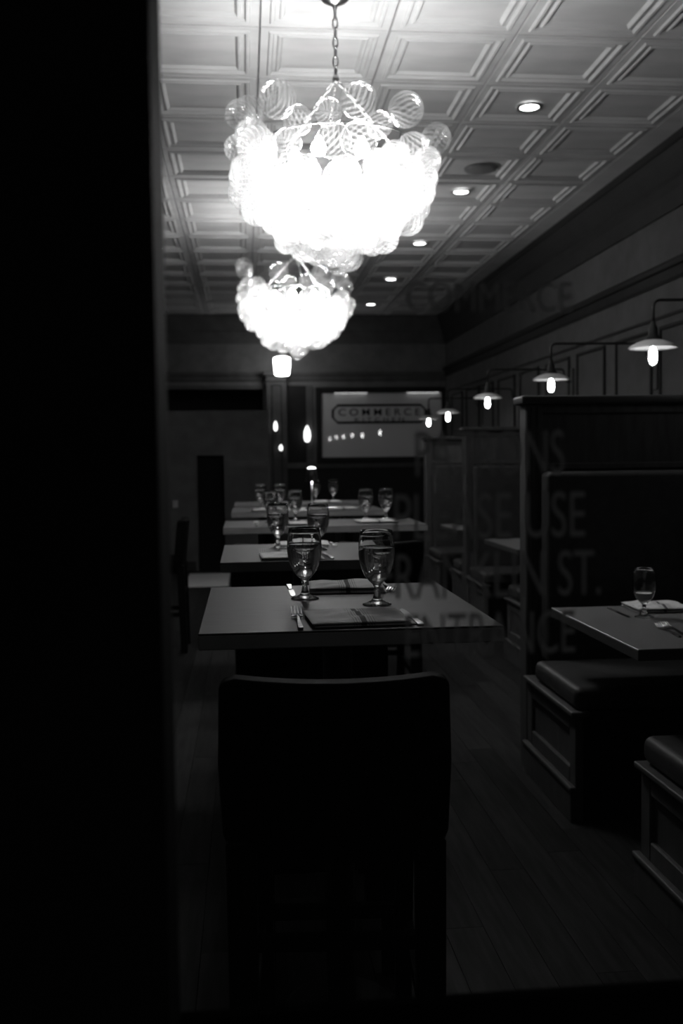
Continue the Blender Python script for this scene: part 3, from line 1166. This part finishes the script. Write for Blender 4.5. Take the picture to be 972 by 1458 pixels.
def fork(label, loc, rz):
    t = thing('fork', label, 'fork', loc, rz, 'dinner forks beside the napkins')
    h = MB()
    pr = [(-.105, .0045, .0035, .0055), (-.10, .0055, .0035, .0065), (-.06, .005, .0035, .006), (-.02, .0035, .006, .0045), (.02, .0025, .010, .003), (.035, .003, .009, .003)]
    for (y0, w0, z0, t0), (y1, w1, z1, t1) in zip(pr, pr[1:]):
        h.add([(-w0, y0, z0 - t0 / 2), (w0, y0, z0 - t0 / 2), (w0, y0, z0 + t0 / 2), (-w0, y0, z0 + t0 / 2),
               (-w1, y1, z1 - t1 / 2), (w1, y1, z1 - t1 / 2), (w1, y1, z1 + t1 / 2), (-w1, y1, z1 + t1 / 2)],
              [(0, 1, 5, 4), (1, 2, 6, 5), (2, 3, 7, 6), (3, 0, 4, 7), (3, 2, 1, 0), (4, 5, 6, 7)])
    h.build('handle', M['dark_steel'], t, bevel=.001, seg=2)
    hd = MB()
    pr = [(.033, .003, .009), (.042, .008, .006), (.055, .0125, .004), (.062, .013, .0045)]
    for (y0, w0, z0), (y1, w1, z1) in zip(pr, pr[1:]):
        a = .0012
        hd.add([(-w0, y0, z0 - a), (w0, y0, z0 - a), (w0, y0, z0 + a), (-w0, y0, z0 + a), (-w1, y1, z1 - a), (w1, y1, z1 - a), (w1, y1, z1 + a), (-w1, y1, z1 + a)],
               [(0, 1, 5, 4), (1, 2, 6, 5), (2, 3, 7, 6), (3, 0, 4, 7), (3, 2, 1, 0), (4, 5, 6, 7)])
    hd.build('head', M['steel'], t)
    for k in range(4):
        x = -.0108 + .0072 * k
        tn = MB().tube([(x, .060, .0045), (x, .078, .0075), (x, .095, .013), (x, .106, .019)], [.0018, .0017, .0014, .0008], 6)
        tn.build('tine', M['steel'], t, smooth=True)
    return t


def knife(label, loc, rz, dark=False):
    t = thing('table_knife', label, 'knife', loc, rz, 'table knives beside the napkins')
    h = MB()
    pr = [(-.112, .0065, .005), (-.105, .0075, .006), (-.06, .006, .0055), (-.015, .0045, .005)]
    for (y0, w0, t0), (y1, w1, t1) in zip(pr, pr[1:]):
        h.add([(-w0, y0, .0), (w0, y0, .0), (w0, y0, t0), (-w0, y0, t0), (-w1, y1, .0), (w1, y1, .0), (w1, y1, t1), (-w1, y1, t1)],
              [(0, 1, 5, 4), (1, 2, 6, 5), (2, 3, 7, 6), (3, 0, 4, 7), (3, 2, 1, 0), (4, 5, 6, 7)])
    h.build('handle', M['dark_steel'] if dark else M['steel'], t, bevel=.0015, seg=2)
    poly = [(-.0045, -.018), (-.0085, -.005), (-.0095, .04), (-.0095, .085), (-.006, .105), (.0005, .115), (.004, .10), (.0055, .06), (.005, -.018)]
    MB().prism(poly, 'z', .0008, .0026).build('blade', M['dark_steel'], t)
    return t


f0 = fork('fork left of the front napkin on the nearest table, tines away from the window', (.106, 2.095, TH), 0.0)
k0 = knife('knife right of the front napkin on the nearest table', (.354, 2.115, TH), .02)
GF, GK = 'dinner forks beside the napkins', 'table knives beside the napkins'
for x, y, z, rz, lab in ((.372, 2.60, TH, PI, 'fork right of the far napkin on the nearest table, tines towards the window'),
                         (.055, 3.55, TH, 0, 'fork at the near left of the second table'),
                         (.345, 3.95, TH, PI, 'fork at the far side of the second table'),
                         (1.395, 3.14, BT, -.06, 'left one of two forks on the right booth table'),
                         (1.425, 3.16, BT, -.06, 'right one of two forks on the right booth table'),
                         (.05, 5.30, TH, 0, 'fork at the left end of the third table'),
                         (.04, 6.80, TH, 0, 'fork at the left end of the fourth table')):
    dup(f0, (x, y, z), rz, lab, GF)
for x, y, z, rz, lab in ((.112, 2.595, TH, PI, 'knife left of the far napkin on the nearest table, handle away'),
                         (.29, 3.53, TH, .05, 'knife at the near right of the second table'),
                         (1.385, 3.56, BT, PI - .03, 'dark knife left of the goblet on the right booth table')):
    dup(k0, (x, y, z), rz, lab, GK)

# ---- small table lamp on the fourth table
tl = thing('table_lamp', 'small dark table lamp with a glowing top on the fourth table', 'lamp', (.463, 6.98, TH))
MB().lathe([(0, 0), (.045, 0), (.045, .008), (.012, .014), (0, .014)], 24).build('base', M['black_metal'], tl, smooth=False)
MB().lathe([(0, .01), (.005, .01), (.005, .21), (0, .21)], 12).build('stem', M['steel'], tl, smooth=True)
MB().lathe([(.033, .285), (.045, .195), (.043, .195), (.031, .285)], 28, close=True).build('shade', M['black_metal'], tl, smooth=True)
MB().lathe([(.0315, .281), (.030, .290), (.02, .297), (0, .300)], 24).build('diffuser', M['tablelight'], tl)
MB().lathe([(0, .255), (.014, .253), (.018, .242), (.014, .232), (0, .229)], 16).build('bulb', emit('table_bulb_glow', 700.0), tl, smooth=True)

# ================================================================== FAR WALL THINGS
SX0, SX1, SZ0, SZ1 = 1.125, 2.925, EYE + .035, EYE + .985
sg = thing('sign_board', 'large framed lettered board with a rounded nameplate on the far wall', 'sign', (0, YB - .012, 0))
MB().box(SX0, SX1, -.02, 0, SZ0, SZ1).build('board', M['board'], sg)
fr = MB()
w = .085
fr.box(SX0 - w, SX0, -.05, .012, SZ0 - w, SZ1 + w)
fr.box(SX1, min(SX1 + w, XR - .025), -.05, .012, SZ0 - w, SZ1 + w)
fr.box(SX0, SX1, -.05, .012, SZ1, SZ1 + w)
fr.box(SX0, SX1, -.05, .012, SZ0 - w, SZ0)
fr.build('frame', M['frame_dark'], sg, bevel=.01, seg=1)
# nameplate outline: octagonal band
ax0, ax1, az0, az1, c = 1.275, 2.70, EYE + .53, EYE + .82, .09


def octo(i):
    return [(ax0 + c, az0 + i), (ax1 - c, az0 + i), (ax1 - i, az0 + c), (ax1 - i, az1 - c), (ax1 - c, az1 - i), (ax0 + c, az1 - i), (ax0 + i, az1 - c), (ax0 + i, az0 + c)]


A, B = octo(0), octo(.035)
vs = [(p[0], -.024, p[1]) for p in A] + [(p[0], -.024, p[1]) for p in B] + [(p[0], -.020, p[1]) for p in A] + [(p[0], -.020, p[1]) for p in B]
fs = []
for k in range(8):
    j = (k + 1) % 8
    fs += [(k, j, 8 + j, 8 + k), (16 + k, 24 + k, 24 + j, 16 + j), (k, 16 + k, 16 + j, j), (8 + k, 8 + j, 24 + j, 24 + k)]
MB().add(vs, fs).build('nameplate_outline', M['ink'], sg)
text('lettering', 'COMMERCE', M['ink'], 1.22, .105, ((ax0 + ax1) / 2, -.022, EYE + .70), sg, bold=.005, extrude=.002, spacing=1.5)
text('lettering', 'KITCHEN', M['ink'], .74, .055, ((ax0 + ax1) / 2, -.022, EYE + .59), sg, bold=.006, extrude=.002, spacing=1.6)
for k, px in enumerate((1.56, 2.64)):
    pb = MB().box(px - .26, px + .26, -.075, -.03, SZ1 - .002, SZ1 + .022).build('picture_light', M['black_metal'], sg, bevel=.004, seg=1)
    MB().box(px - .24, px + .24, -.066, -.04, SZ1 - .006, SZ1 - .002).build('light_strip', M['strip'], pb)


def glint(label, loc, r, h):  # made-up fixture; its glow stands in for a likely window reflection
    t = thing('reflection_glint', label, 'glint', loc, 0, 'small added reflection glints at the far end')
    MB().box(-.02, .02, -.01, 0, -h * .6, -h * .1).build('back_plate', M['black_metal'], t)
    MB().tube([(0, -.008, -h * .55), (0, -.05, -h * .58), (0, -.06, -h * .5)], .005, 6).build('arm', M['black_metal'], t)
    MB().lathe([(0, -h / 2), (r * .7, -h * .42), (r, -h * .15), (r * .85, h * .15), (r * .4, h * .4), (0, h / 2)], 16, (0, -.06, 0)).build('glow_blob', M['glint_glow'], t, smooth=True)
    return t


glint('upper added glint imitating a reflection on the pilaster', (.437, YB - .17, EYE + .50), .028, .15)
glint('lower, smaller added glint imitating a reflection on the pilaster', (.510, YB - .17, EYE + .185), .026, .09)
glint('largest added glint imitating a reflection, on the dark wall between pilaster and lettered board', (.905, YB - .022, EYE + .385), .05, .25)

sw = thing('light_switch', 'pale light switch plate on the low partition wall at far left', 'switch', (-.872, YP, EYE - .52))
MB().box(-.032, .032, -.008, 0, -.045, .045).build('cover_plate', M['plate'], sw, bevel=.002, seg=1)
MB().box(-.008, .008, -.016, -.008, -.018, .018).build('toggle', M['plate'], sw)

# framed pale panel leaning on the partition wall
fp = thing('framed_screen', 'low dark framed screen with a pale panel left of the pilaster', 'screen', (0, 12.05, 0))
MB().box(-.225, .25, -.012, .012, .10, EYE - .075).build('screen_panel', M['wall_light'], fp)
q = MB()
q.box(-.265, -.225, -.02, .02, 0, EYE)
q.box(.25, .29, -.02, .02, 0, EYE)
q.box(-.225, .25, -.02, .02, EYE - .075, EYE)
q.box(-.225, .25, -.02, .02, .04, .10)
q.build('screen_frame', M['booth_cap'], fp)

mt = thing('pale_floor_slab', 'pale thin slab on the floor before the dark doorway at far left', 'mat', (-.45, 11.2, 0))  # thin pale slab lying on the planks
MB().box(-.24, .24, -.6, .6, .0, .012).build('slab_body', M['shade'], mt, bevel=.004, seg=1)
